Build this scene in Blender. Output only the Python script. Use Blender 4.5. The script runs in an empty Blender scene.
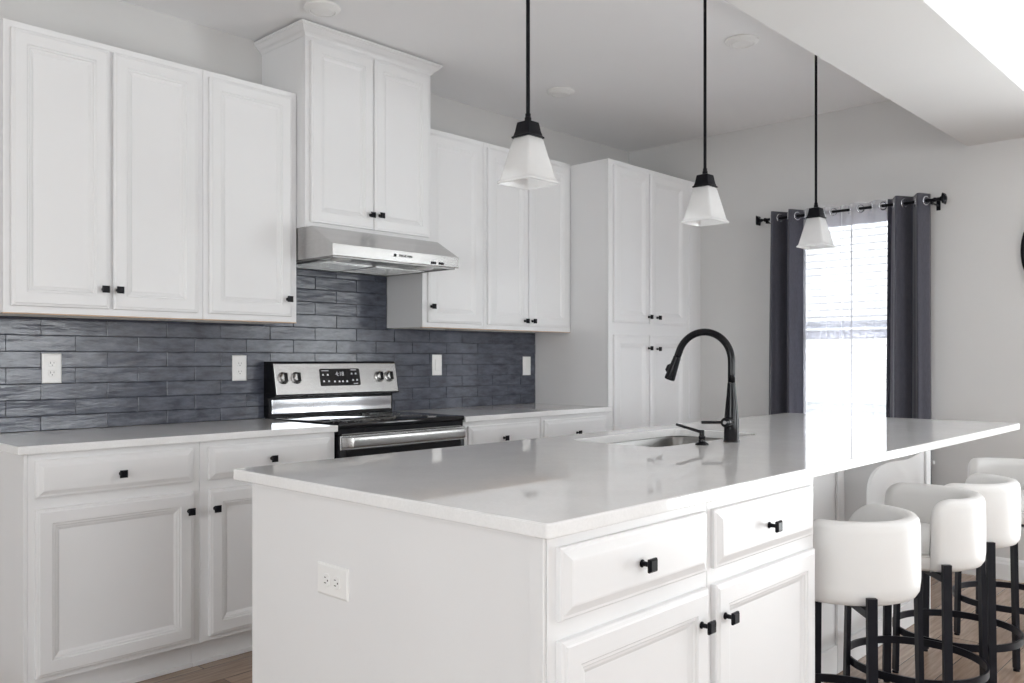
import bpy, bmesh, math, random
from mathutils import Vector, Matrix
PI = math.pi
SC = bpy.context.scene
COL = SC.collection

# ---------------------------------------------------------------- camera
cam_d = bpy.data.cameras.new('camera')
cam = bpy.data.objects.new('camera', cam_d)
COL.objects.link(cam)
cam_d.sensor_width = 36.0
cam_d.lens = 36.0 * 857.69 / 1024.0
cam_d.shift_y = 17.29 / 1024.0
cam_d.clip_start = 0.02
cam.location = (-2.2005, -3.7545, 1.2038)
cam.rotation_euler = (PI / 2, 0, math.radians(43.348 - 90))
SC.camera = cam

# ---------------------------------------------------------------- colour management
SC.view_settings.view_transform = 'Standard'
SC.view_settings.look = 'None'
SC.view_settings.gamma = 1.0
SC.view_settings.use_curve_mapping = False
SC.view_settings.exposure = 0.9
SC.cycles.use_denoising = True
SC.cycles.max_bounces = 14
SC.cycles.diffuse_bounces = 8
SC.cycles.transparent_max_bounces = 24
SC.cycles.sample_clamp_indirect = 6.0

# ---------------------------------------------------------------- world: overcast daylight
world = bpy.data.worlds.new('sky')
SC.world = world
world.use_nodes = True
wn = world.node_tree.nodes
wl = world.node_tree.links
bg = wn['Background']
tc = wn.new('ShaderNodeTexCoord')
sep = wn.new('ShaderNodeSeparateXYZ')
ramp = wn.new('ShaderNodeValToRGB')
wl.new(tc.outputs['Generated'], sep.inputs[0])
wl.new(sep.outputs['Z'], ramp.inputs[0])
ramp.color_ramp.elements[0].position = 0.0
ramp.color_ramp.elements[0].color = (0.75, 0.76, 0.74, 1)
ramp.color_ramp.elements[1].position = 0.6
ramp.color_ramp.elements[1].color = (0.86, 0.92, 1.0, 1)
wl.new(ramp.outputs[0], bg.inputs[0])
bg.inputs[1].default_value = 1.25


# daylight entering through the openings of the room (each daylight lamp fills a real window or glass door)
def area_light(name, loc, rot, w, h, power, color=(1, 1, 1)):
    d = bpy.data.lights.new(name, 'AREA')
    d.shape = 'RECTANGLE'
    d.size = w
    d.size_y = h
    d.energy = power
    d.color = color
    o = bpy.data.objects.new(name, d)
    o.location = loc
    o.rotation_euler = rot
    COL.objects.link(o)
    return o


TILT = math.radians(22)
L_PATIO = area_light('patio_daylight', (3.32, -4.4, 1.05), (0, PI / 2 + math.radians(8), 0), 2.05, 1.8, 38, (0.96, 0.98, 1.0))
L_REAR1 = area_light('rear_daylight', (1.8, -11.28, 1.45), (PI / 2 + TILT, 0, 0), 2.4, 1.8, 78, (0.955, 0.977, 1.0))
L_REAR2 = area_light('rear_daylight', (-2.4, -11.28, 1.45), (PI / 2 + TILT, 0, 0), 2.4, 1.8, 78, (0.955, 0.977, 1.0))
L_LEFT = area_light('side_daylight', (-5.68, -3.6, 1.45), (0, -PI / 2 - TILT, 0), 1.7, 2.6, 62, (0.955, 0.977, 1.0))
L_WIN = area_light('window_daylight', (3.30, -1.65, 1.30), (0, PI / 2 + math.radians(30), 0), 1.5, 1.0, 2, (0.96, 0.98, 1.0))
# up-facing lamps added outside kitchen window and patio door to brighten the ceiling
L_FILL1 = area_light('added_ceiling_fill', (4.45, -1.65, 0.30), (PI, 0, 0), 2.0, 3.0, 230, (0.955, 0.977, 1.0))
L_FILL2 = area_light('added_ceiling_fill', (5.3, -4.6, -0.05), (PI, 0, 0), 2.6, 3.4, 480, (0.955, 0.977, 1.0))


# ---------------------------------------------------------------- materials
def nodes_of(name):
    m = bpy.data.materials.new(name)
    m.use_nodes = True
    nt = m.node_tree
    return m, nt, nt.nodes['Principled BSDF']


def noise(nt, scale, detail=3, vec=None, rough=0.5):
    n = nt.nodes.new('ShaderNodeTexNoise')
    n.inputs['Scale'].default_value = scale
    n.inputs['Detail'].default_value = detail
    n.inputs['Roughness'].default_value = rough
    if vec is not None:
        nt.links.new(vec, n.inputs['Vector'])
    return n


def objvec(nt, scale=(1, 1, 1)):
    t = nt.nodes.new('ShaderNodeTexCoord')
    mp = nt.nodes.new('ShaderNodeMapping')
    mp.inputs['Scale'].default_value = scale
    nt.links.new(t.outputs['Object'], mp.inputs[0])
    return mp.outputs[0]


def ramp_of(nt, fac, c0, c1, p0=0.3, p1=0.7):
    r = nt.nodes.new('ShaderNodeValToRGB')
    r.color_ramp.elements[0].position = p0
    r.color_ramp.elements[1].position = p1
    r.color_ramp.elements[0].color = (*c0, 1)
    r.color_ramp.elements[1].color = (*c1, 1)
    nt.links.new(fac, r.inputs[0])
    return r.outputs[0]


def bump_of(nt, height, strength, dist, b):
    n = nt.nodes.new('ShaderNodeBump')
    n.inputs['Strength'].default_value = strength
    n.inputs['Distance'].default_value = dist
    nt.links.new(height, n.inputs['Height'])
    nt.links.new(n.outputs[0], b.inputs['Normal'])


def simple(name, col, rough=0.5, metal=0.0, var=0.03, scale=6, bump=0.0, bscale=200, spec=0.5, coat=0.0, stretch=(1, 1, 1)):
    m, nt, b = nodes_of(name)
    v = objvec(nt, stretch)
    n = noise(nt, scale, 4, v)
    c0 = tuple(max(0, c * (1 - var)) for c in col)
    c1 = tuple(min(1, c * (1 + var)) for c in col)
    nt.links.new(ramp_of(nt, n.outputs['Fac'], c0, c1), b.inputs['Base Color'])
    b.inputs['Roughness'].default_value = rough
    b.inputs['Metallic'].default_value = metal
    b.inputs['Specular IOR Level'].default_value = spec
    b.inputs['Coat Weight'].default_value = coat
    b.inputs['Coat Roughness'].default_value = 0.05
    if bump:
        n2 = noise(nt, bscale, 2, v)
        bump_of(nt, n2.outputs['Fac'], bump, 0.001, b)
    return m


M_WHITE = simple('cabinet_white_paint', (0.79, 0.79, 0.795), 0.36, var=0.01, scale=3)
M_WALL = simple('greige_wall_paint', (0.67, 0.667, 0.66), 0.75, var=0.015, scale=2, bump=0.15, bscale=350)
M_CEIL = simple('ceiling_paint', (0.87, 0.87, 0.875), 0.8, var=0.01, scale=2, bump=0.15, bscale=350)
M_TRIM = simple('white_trim_paint', (0.80, 0.80, 0.80), 0.4, var=0.01)
M_PLASTIC = simple('white_outlet_plastic', (0.84, 0.84, 0.83), 0.3, var=0.01)
M_SLOT = simple('dark_slot', (0.02, 0.02, 0.02), 0.5)
M_RAWWOOD = simple('raw_birch_underside', (0.62, 0.44, 0.30), 0.6, var=0.12, scale=3, stretch=(1, 14, 1))
M_BLACK = simple('matte_black_metal', (0.008, 0.008, 0.011), 0.34, metal=0.0, var=0.1, spec=0.12)
M_FAUCET = simple('gloss_black_faucet_finish', (0.006, 0.006, 0.008), 0.14, var=0.1, spec=0.25)
M_BLKMETAL = simple('satin_black_steel', (0.009, 0.009, 0.013), 0.36, metal=0.0, var=0.1, spec=0.14)
M_STEEL = simple('brushed_stainless', (0.55, 0.545, 0.54), 0.26, metal=1.0, var=0.05, scale=5, bump=0.10, bscale=60, stretch=(0.6, 8, 22))
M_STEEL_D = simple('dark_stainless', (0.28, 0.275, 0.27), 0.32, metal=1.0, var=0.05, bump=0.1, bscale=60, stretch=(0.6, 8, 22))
M_CHROME = simple('polished_steel', (0.75, 0.76, 0.80), 0.09, metal=1.0, var=0.03)
M_BLKGLASS = simple('black_glass', (0.006, 0.006, 0.008), 0.05, var=0.1)
M_BLKENAMEL = simple('black_enamel', (0.007, 0.007, 0.009), 0.2, var=0.1, spec=0.25)
M_BURN = simple('burner_mark_grey', (0.10, 0.10, 0.10), 0.3)
M_SCREENINK = simple('panel_print', (0.75, 0.76, 0.80), 0.5)
M_LEATHER = simple('white_leatherette', (0.78, 0.775, 0.765), 0.42, var=0.015, bump=0.25, bscale=500)
M_PIPING = simple('cream_piping', (0.66, 0.655, 0.64), 0.5)
M_SASH = simple('white_vinyl_sash', (0.72, 0.73, 0.78), 0.4)


def make_quartz():
    m, nt, b = nodes_of('white_quartz')
    v = objvec(nt)
    n = noise(nt, 5, 6, v, 0.65)
    n2 = noise(nt, 180, 2, v)
    c = ramp_of(nt, n.outputs['Fac'], (0.82, 0.82, 0.82), (0.87, 0.87, 0.87), 0.35, 0.65)
    c2 = ramp_of(nt, n2.outputs['Fac'], (0.97, 0.97, 0.97), (1, 1, 1), 0.4, 0.6)
    mx = nt.nodes.new('ShaderNodeMix')
    mx.data_type = 'RGBA'
    mx.blend_type = 'MULTIPLY'
    mx.inputs[0].default_value = 1.0
    nt.links.new(c, mx.inputs[6])
    nt.links.new(c2, mx.inputs[7])
    nt.links.new(mx.outputs[2], b.inputs['Base Color'])
    b.inputs['Roughness'].default_value = 0.035
    b.inputs['Specular IOR Level'].default_value = 0.5
    return m


def make_tile():
    m, nt, b = nodes_of('glazed_slate_tile')
    v = objvec(nt, (3.0, 1.0, 9.0))
    n = noise(nt, 3.2, 5, v, 0.62)
    v2 = objvec(nt)
    n3 = noise(nt, 2.2, 2, v2)
    c = ramp_of(nt, n.outputs['Fac'], (0.040, 0.045, 0.064), (0.105, 0.115, 0.147), 0.32, 0.68)
    nt.links.new(c, b.inputs['Base Color'])
    b.inputs['Roughness'].default_value = 0.2
    b.inputs['Specular IOR Level'].default_value = 0.6
    n2 = noise(nt, 2.4, 4, objvec(nt, (2.2, 1.0, 8.0)), 0.55)
    bump_of(nt, n2.outputs['Fac'], 0.5, 0.007, b)
    return m


def make_floor():
    m, nt, b = nodes_of('oak_plank_floor')
    v = objvec(nt)
    br = nt.nodes.new('ShaderNodeTexBrick')
    nt.links.new(v, br.inputs['Vector'])
    br.inputs['Scale'].default_value = 1.0
    br.inputs['Brick Width'].default_value = 1.2
    br.inputs['Row Height'].default_value = 0.15
    br.inputs['Mortar Size'].default_value = 0.0015
    br.inputs['Mortar Smooth'].default_value = 0.2
    br.inputs['Bias'].default_value = 0.0
    br.inputs['Color1'].default_value = (0.27, 0.19, 0.14, 1)
    br.inputs['Color2'].default_value = (0.43, 0.33, 0.26, 1)
    br.inputs['Mortar'].default_value = (0.05, 0.03, 0.02, 1)
    g = noise(nt, 4.0, 8, objvec(nt, (1.2, 18, 1)), 0.6)
    gc = ramp_of(nt, g.outputs['Fac'], (0.72, 0.68, 0.64), (1.12, 1.12, 1.12), 0.3, 0.7)
    mx = nt.nodes.new('ShaderNodeMix')
    mx.data_type = 'RGBA'
    mx.blend_type = 'MULTIPLY'
    mx.inputs[0].default_value = 1.0
    nt.links.new(br.outputs['Color'], mx.inputs[6])
    nt.links.new(gc, mx.inputs[7])
    nt.links.new(mx.outputs[2], b.inputs['Base Color'])
    b.inputs['Roughness'].default_value = 0.26
    bump_of(nt, g.outputs['Fac'], 0.25, 0.001, b)
    return m


def make_curtain(name, col, trans, rough=0.8):
    m, nt, b = nodes_of(name)
    w = noise(nt, 160, 2, objvec(nt, (1, 1, 0.25)))
    c = ramp_of(nt, w.outputs['Fac'], tuple(x * 0.9 for x in col), tuple(x * 1.1 for x in col))
    nt.links.new(c, b.inputs['Base Color'])
    b.inputs['Roughness'].default_value = rough
    b.inputs['Sheen Weight'].default_value = 0.3
    tr = nt.nodes.new('ShaderNodeBsdfTranslucent')
    nt.links.new(c, tr.inputs['Color'])
    mx = nt.nodes.new('ShaderNodeMixShader')
    mx.inputs[0].default_value = trans
    nt.links.new(b.outputs[0], mx.inputs[1])
    nt.links.new(tr.outputs[0], mx.inputs[2])
    nt.links.new(mx.outputs[0], nt.nodes['Material Output'].inputs[0])
    return m


def make_sheer():
    m, nt, b = nodes_of('white_sheer_voile')
    nt.nodes.remove(b)
    w = noise(nt, 260, 2, objvec(nt))
    c = ramp_of(nt, w.outputs['Fac'], (0.86, 0.86, 0.90), (0.93, 0.93, 0.97))
    df = nt.nodes.new('ShaderNodeBsdfDiffuse')
    tl = nt.nodes.new('ShaderNodeBsdfTranslucent')
    tp = nt.nodes.new('ShaderNodeBsdfTransparent')
    nt.links.new(c, df.inputs[0])
    nt.links.new(c, tl.inputs[0])
    a = nt.nodes.new('ShaderNodeMixShader')
    a.inputs[0].default_value = 0.55
    nt.links.new(df.outputs[0], a.inputs[1])
    nt.links.new(tl.outputs[0], a.inputs[2])
    o = nt.nodes.new('ShaderNodeMixShader')
    o.inputs[0].default_value = 0.40
    nt.links.new(tp.outputs[0], o.inputs[1])
    nt.links.new(a.outputs[0], o.inputs[2])
    nt.links.new(o.outputs[0], nt.nodes['Material Output'].inputs[0])
    return m


def make_pane():
    m, nt, b = nodes_of('window_pane_glass')
    nt.nodes.remove(b)
    tp = nt.nodes.new('ShaderNodeBsdfTransparent')
    tp.inputs[0].default_value = (0.97, 0.98, 0.98, 1)
    gl = nt.nodes.new('ShaderNodeBsdfGlossy')
    gl.inputs['Roughness'].default_value = 0.02
    w = noise(nt, 1.5, 2, objvec(nt))
    r = ramp_of(nt, w.outputs['Fac'], (0.9, 0.92, 0.92), (1, 1, 1))
    nt.links.new(r, gl.inputs[0])
    mx = nt.nodes.new('ShaderNodeMixShader')
    mx.inputs[0].default_value = 0.07
    nt.links.new(tp.outputs[0], mx.inputs[1])
    nt.links.new(gl.outputs[0], mx.inputs[2])
    nt.links.new(mx.outputs[0], nt.nodes['Material Output'].inputs[0])
    return m


def make_frosted():
    m, nt, b = nodes_of('frosted_opal_glass')
    w = noise(nt, 12, 3, objvec(nt))
    c = ramp_of(nt, w.outputs['Fac'], (0.90, 0.90, 0.90), (0.95, 0.95, 0.95))
    nt.links.new(c, b.inputs['Base Color'])
    b.inputs['Roughness'].default_value = 0.18
    tl = nt.nodes.new('ShaderNodeBsdfTranslucent')
    nt.links.new(c, tl.inputs[0])
    tp = nt.nodes.new('ShaderNodeBsdfTransparent')
    mx = nt.nodes.new('ShaderNodeMixShader')
    mx.inputs[0].default_value = 0.5
    nt.links.new(b.outputs[0], mx.inputs[1])
    nt.links.new(tl.outputs[0], mx.inputs[2])
    m2 = nt.nodes.new('ShaderNodeMixShader')
    m2.inputs[0].default_value = 0.22
    nt.links.new(mx.outputs[0], m2.inputs[1])
    nt.links.new(tp.outputs[0], m2.inputs[2])
    nt.links.new(m2.outputs[0], nt.nodes['Material Output'].inputs[0])
    return m


M_QUARTZ = make_quartz()
M_TILE = make_tile()
M_GROUT = simple('dark_grey_grout', (0.035, 0.038, 0.046), 0.85, var=0.1, scale=40)
M_FLOOR = make_floor()
M_CURT = make_curtain('charcoal_curtain_fabric', (0.075, 0.075, 0.098), 0.16)
M_SHEER = make_sheer()
M_BLIND = make_curtain('white_blind_slat', (0.66, 0.66, 0.70), 0.10, 0.5)
M_PANE = make_pane()
M_FROST = make_frosted()
M_CONCRETE = simple('pale_concrete_outside', (0.42, 0.43, 0.38), 0.9, var=0.15, scale=8)


# ---------------------------------------------------------------- helpers
def new_bm():
    return bmesh.new()


def link(name, bm, mat, parent=None, smooth=False, angle=None, loc=None):
    me = bpy.data.meshes.new(name)
    bmesh.ops.recalc_face_normals(bm, faces=bm.faces)
    if smooth or angle is not None:
        for f in bm.faces:
            f.smooth = True
        if angle is not None:
            for e in bm.edges:
                if len(e.link_faces) == 2 and e.calc_face_angle(0) > angle:
                    e.smooth = False
    bm.to_mesh(me)
    bm.free()
    me.materials.append(mat)
    o = bpy.data.objects.new(name, me)
    COL.objects.link(o)
    if parent is not None:
        o.parent = parent
        # children are modelled in world space: cancel the parent's placement
        chain = Matrix.Identity(4)
        p = parent
        ms = []
        while p is not None:
            ms.append(Matrix.Translation(p.location) @ p.rotation_euler.to_matrix().to_4x4())
            p = p.parent
        for k in reversed(ms):
            chain = chain @ k
        me.transform(chain.inverted())
    if loc is not None:
        o.location = loc
    return o


def tag(o, label=None, cat=None, group=None, kind=None):
    if label:
        o['label'] = label
    if cat:
        o['category'] = cat
    if group:
        o['group'] = group
    if kind:
        o['kind'] = kind
    return o


def thing(name, label, cat, loc=(0, 0, 0), rz=0.0, group=None):
    o = bpy.data.objects.new(name, None)
    o.empty_display_size = 0.1
    COL.objects.link(o)
    o.location = loc
    o.rotation_euler = (0, 0, rz)
    return tag(o, label, cat, group)


def struct(name, bm, mat, label=None):
    o = link(name, bm, mat)
    o['kind'] = 'structure'
    if label:
        o['label'] = label
        o['category'] = name.split('_')[0]
    return o


def box(bm, x0, x1, y0, y1, z0, z1, bev=0.0, seg=2):
    r = bmesh.ops.create_cube(bm, size=1.0)
    vs = r['verts']
    for v in vs:
        v.co.x = x0 + (v.co.x + 0.5) * (x1 - x0)
        v.co.y = y0 + (v.co.y + 0.5) * (y1 - y0)
        v.co.z = z0 + (v.co.z + 0.5) * (z1 - z0)
    if bev > 0:
        es = list({e for v in vs for e in v.link_edges})
        bmesh.ops.bevel(bm, geom=es, offset=bev, segments=seg, affect='EDGES', profile=0.5)
    return vs


def rings(bm, loops, cap0=True, cap1=True, close=False):
    """skin a list of equal-length closed loops"""
    V = [[bm.verts.new(p) for p in lp] for lp in loops]
    n = len(V[0])
    m = len(V)
    for a in range(m if close else m - 1):
        A, B = V[a], V[(a + 1) % m]
        for i in range(n):
            j = (i + 1) % n
            bm.faces.new((A[i], A[j], B[j], B[i]))
    if not close:
        if cap0:
            bm.faces.new(V[0][::-1])
        if cap1:
            bm.faces.new(V[-1])
    return V


def lathe(bm, cx, cy, prof, seg=32, axis='z', cz=0.0):
    """profile [(r,h)] turned about an axis through (cx,cy,cz)"""
    loops = []
    for r, h in prof:
        lp = []
        for k in range(seg):
            a = 2 * PI * k / seg
            c, s = r * math.cos(a), r * math.sin(a)
            if axis == 'z':
                lp.append((cx + c, cy + s, cz + h))
            elif axis == 'y':
                lp.append((cx + c, cy + h, cz + s))
            else:
                lp.append((cx + h, cy + c, cz + s))
        loops.append(lp)
    rings(bm, loops)


def tube(bm, pts, rad, seg=14, caps=True):
    pts = [Vector(p) for p in pts]
    n = len(pts)
    rads = rad if isinstance(rad, (list, tuple)) else [rad] * n
    tang = []
    for i in range(n):
        a = pts[max(0, i - 1)]
        b = pts[min(n - 1, i + 1)]
        tang.append((b - a).normalized())
    up = Vector((0, 0, 1)) if abs(tang[0].z) < 0.9 else Vector((1, 0, 0))
    nrm = tang[0].cross(up).normalized()
    loops = []
    for i in range(n):
        t = tang[i]
        nrm = (nrm - t * nrm.dot(t)).normalized()
        bn = t.cross(nrm)
        loops.append([pts[i] + (nrm * math.cos(2 * PI * k / seg) + bn * math.sin(2 * PI * k / seg)) * rads[i] for k in range(seg)])
    rings(bm, loops, caps, caps)


def wall_with_holes(bm, axis, c0, c1, a0, a1, z0, z1, holes):
    """wall slab between c0,c1 along `axis` normal, spanning a0..a1, with rectangular holes (a,b,zl,zh)"""
    cuts = sorted({a0, a1, *[h[0] for h in holes], *[h[1] for h in holes]})
    for u, v in zip(cuts, cuts[1:]):
        hs = sorted([h for h in holes if h[0] <= u + 1e-6 and h[1] >= v - 1e-6], key=lambda h: h[2])
        z = z0
        segs = []
        for h in hs:
            if h[2] > z:
                segs.append((z, h[2]))
            z = h[3]
        if z < z1:
            segs.append((z, z1))
        for s0, s1 in segs:
            if axis == 'x':
                box(bm, c0, c1, u, v, s0, s1)
            else:
                box(bm, u, v, c0, c1, s0, s1)


def rect_ring(face, o, u0, u1, v0, v1, d):
    """loop of 4 points; face maps (u, v, depth) to world"""
    return [face(u0, v0, d), face(u1, v0, d), face(u1, v1, d), face(u0, v1, d)]


def profiled_panel(bm, face, u0, u1, v0, v1, prof):
    """rect slab built of nested rings; prof = [(inset, depth)]"""
    loops = [rect_ring(face, None, u0 + i, u1 - i, v0 + i, v1 - i, d) for i, d in prof]
    rings(bm, loops)


T = 0.019
DOOR_PROF = [(0, 0), (0, T - 0.006), (0.003, T - 0.003), (0.009, T - 0.002), (0.012, T), (0.050, T), (0.053, T - 0.003),
             (0.059, T - 0.0035), (0.062, T - 0.007), (0.068, T - 0.0085), (0.0755, T - 0.0125)]
DRAWER_PROF = [(0, 0), (0, T - 0.009), (0.004, T - 0.007), (0.010, T - 0.006), (0.022, T - 0.0005), (0.025, T)]
ISL_DRAWER_PROF = [(0, 0), (0, T - 0.010), (0.003, T - 0.008), (0.008, T - 0.0075), (0.024, T - 0.0005), (0.028, T)]


def face_south(y):
    return lambda u, v, d: (u, y - d, v)


def face_north(y):
    return lambda u, v, d: (u, y + d, v)


def add_knob(parent, x, y, z, sgn=-1):
    """square black knob on a stem whose foot stands on the plane y"""
    bm = new_bm()
    lathe(bm, x, y, [(0.008, 0), (0.008, sgn * 0.002), (0.0052, sgn * 0.004), (0.0048, sgn * 0.018), (0.007, sgn * 0.0225)], 16, 'y', z)
    f = lambda u, v, d: (x + u, y + sgn * (0.0215 + d), z + v)
    h = 0.0135
    profiled_panel(bm, f, -h, h, -h, h, [(0.002, 0), (0, 0.002), (0, 0.006), (0.0035, 0.0095), (0.005, 0.0095)])
    o = link('knob', bm, M_BLACK, parent, angle=0.6)
    return o


def add_door(parent, x0, x1, z0, z1, y, knob=None, prof=DOOR_PROF, name='door', sgn=-1):
    bm = new_bm()
    profiled_panel(bm, face_south(y) if sgn < 0 else face_north(y), x0, x1, z0, z1, prof)
    o = link(name, bm, M_WHITE, parent)
    if knob:
        add_knob(o, knob[0], y + sgn * T, knob[1], sgn)
    return o


def face_frame(bm, x0, x1, z0, z1, y, openings, t=0.019):
    """stiles and rails in front of the case, openings=(x0,x1,z0,z1)"""
    wall_with_holes(bm, 'y', y, y + t, x0, x1, z0, z1, openings)


# ================================================================ ROOM
ZC = 2.742
XW = 3.048
XL, YF = -5.4, -11.0
bm = new_bm(); box(bm, XL - 0.2, XW + 0.2, YF - 0.2, 0.2, -0.1, 0)
struct('floor', bm, M_FLOOR)
bm = new_bm(); box(bm, XL - 0.2, XW + 0.2, YF - 0.2, 0.2, ZC, ZC + 0.1)
struct('ceiling', bm, M_CEIL)
bm = new_bm(); box(bm, XL - 0.2, XW + 0.2, 0.0, 0.2, 0, ZC)
struct('wall_back', bm, M_WALL)
WIN = (-2.10, -1.20, 0.62, 2.08)
PAT = (-5.32, -3.48, 0.0, 2.08)
bm = new_bm(); wall_with_holes(bm, 'x', XW, XW + 0.2, YF, 0, 0, ZC, [WIN, PAT])
struct('wall_right', bm, M_WALL)
LW = (-4.9, -2.3, 0.6, 2.3)
bm = new_bm(); wall_with_holes(bm, 'x', XL - 0.2, XL, YF, 0, 0, ZC, [LW])
struct('wall_left', bm, M_WALL)
R1 = (0.6, 3.0, 0.6, 2.4)
R2 = (-3.6, -1.2, 0.6, 2.4)
bm = new_bm(); wall_with_holes(bm, 'y', YF - 0.2, YF, XL - 0.2, XW + 0.2, 0, ZC, [R1, R2])
struct('wall_front', bm, M_WALL)
# dropped beam over the seating side of the island
bm = new_bm(); box(bm, XL, XW, -2.79, -2.3108, 2.395, ZC)
struct('ceiling_beam', bm, M_WALL)
# pale concrete ground outside the windows
bm = new_bm(); box(bm, 3.5, 30, -25, 15, -0.5, -0.45)
struct('trim_ground_outside', bm, M_CONCRETE)


def baseboard(name, x0, x1, y0, y1, axis, side):
    bm = new_bm()
    prof = [(0, 0), (0.014, 0), (0.014, 0.085), (0.010, 0.095), (0.008, 0.105), (0.003, 0.115), (0, 0.118)]
    if axis == 'y':      # runs along y on a wall of constant x
        loops = [[(x0 + side * d, y, z) for d, z in prof] for y in (y0, y1)]
    else:
        loops = [[(x, y0 + side * d, z) for d, z in prof] for x in (x0, x1)]
    rings(bm, loops)
    return struct(name, bm, M_TRIM)


baseboard('baseboard_right', XW, 0, -3.48, -0.66, 'y', -1)
baseboard('baseboard_back', XL, -1.242, 0, 0, 'x', -1)
baseboard('baseboard_left', XL, 0, YF, 0, 'y', 1)


# windows: window_1 is in the photograph, the others light the room from behind the camera
def window_unit(name, axis, c, hole, inward, rail=True, mull=0, muntins=()):
    root = bpy.data.objects.new(name, None)
    COL.objects.link(root)
    root['kind'] = 'structure'
    a0, a1, z0, z1 = hole
    f = 0.05
    bm = new_bm()
    lo, hi = c, c + 0.06
    def B(u0, u1, w0, w1, d0=0.0, d1=0.06, bev=0.003):
        if axis == 'x':
            box(bm, c + d0, c + d1, u0, u1, w0, w1, bev)
        else:
            box(bm, u0, u1, c + d0, c + d1, w0, w1, bev)
    B(a0, a0 + f, z0, z1); B(a1 - f, a1, z0, z1)
    B(a0 + f, a1 - f, z0, z0 + f); B(a0 + f, a1 - f, z1 - f, z1)
    zm = 0.5 * (z0 + z1) + 0.04
    if rail:
        B(a0 + f, a1 - f, zm - 0.055, zm - 0.005, -0.005, 0.03)
        B(a0 + f, a1 - f, zm + 0.005, zm + 0.055, 0.03, 0.065)
    for k in range(mull):
        u = a0 + (a1 - a0) * (k + 1) / (mull + 1)
        B(u - 0.025, u + 0.025, z0 + f, z1 - f)
    link('window_frame', bm, M_SASH, root)
    bm = new_bm()
    if axis == 'x':
        box(bm, c + 0.028, c + 0.034, a0 + f, a1 - f, z0 + f, z1 - f)
    else:
        box(bm, a0 + f, a1 - f, c + 0.028, c + 0.034, z0 + f, z1 - f)
    link('pane', bm, M_PANE, root)
    return root


w1 = window_unit('window_1', 'x', XW + 0.10, WIN, -1)
bm = new_bm(); box(bm, XW - 0.03, XW + 0.10, WIN[0] - 0.04, WIN[1] + 0.04, WIN[2] - 0.022, WIN[2] - 0.0005, 0.004)
link('window_sill', bm, M_TRIM, w1)
window_unit('door_1', 'x', XW + 0.10, PAT, -1, rail=False, mull=1)
window_unit('window_2', 'y', YF - 0.16, R1, 1, rail=True, mull=1)
window_unit('window_3', 'y', YF - 0.16, R2, 1, rail=True, mull=1)
window_unit('window_4', 'x', XL - 0.16, LW, 1, rail=True, mull=2)

# ================================================================ BACKSPLASH TILES
random.seed(4)
bm = new_bm()
PITCH, TL = 0.0650, 0.258
ZB0 = 0.9085
bm_g = new_bm()
box(bm_g, -1.262, 1.987, -0.0045, -0.0001, 0.914, 1.3718)
box(bm_g, 0.0, 0.7618, -0.0045, -0.0001, 1.3719, 1.806)
row = 0
z = ZB0
while z < 1.80:
    zz0, zz1 = max(z, 0.9145) + 0.0007, z + PITCH - 0.0007
    if zz1 > 1.805:
        zz1 = 1.805
    lo, hi = (-1.262, 1.9875) if zz1 < 1.3725 else (0.001, 0.7615)
    if z < 1.3718 < zz1:
        spans = [(-1.262, 0.0, 1.3715), (0.001, 0.7615, zz1), (0.7625, 1.9875, 1.3715)]
    else:
        spans = [(lo, hi, zz1)]
    off = -0.993 if row % 2 == 0 else -1.126 + 0.006
    for s0, s1, ztop in spans:
        k = math.floor((s0 - off) / TL)
        while off + k * TL < s1:
            a, b = max(s0, off + k * TL) + 0.0007, min(s1, off + (k + 1) * TL) - 0.0007
            k += 1
            if b - a < 0.008 or ztop - zz0 < 0.004:
                continue
            # one hand-made tile: pillowed, slightly tilted front
            yb = -0.0045
            t0 = 0.0085 + random.uniform(-0.0008, 0.0008)
            tx, tz = random.uniform(-1, 1) * 0.0009, random.uniform(-1, 1) * 0.0009
            e = 0.0018
            lo1 = [(a, yb, zz0), (b, yb, zz0), (b, yb, ztop), (a, yb, ztop)]
            def fr(ins, dd):
                return [(a + ins, yb - t0 + dd + tx + tz * -1, zz0 + ins), (b - ins, yb - t0 + dd - tx - tz, zz0 + ins),
                        (b - ins, yb - t0 + dd - tx + tz, ztop - ins), (a + ins, yb - t0 + dd + tx + tz, ztop - ins)]
            rings(bm, [lo1, fr(0.0, 0.0014), fr(e, 0.0)])
    z += PITCH
    row += 1
bs = thing('tile_backsplash', 'glossy slate grey handmade subway tile backsplash in running bond on the back wall', 'backsplash', (0.37, 0, 0.914))
link('wall_tiles', bm, M_TILE, bs)
link('grout', bm_g, M_GROUT, bs)


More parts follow.
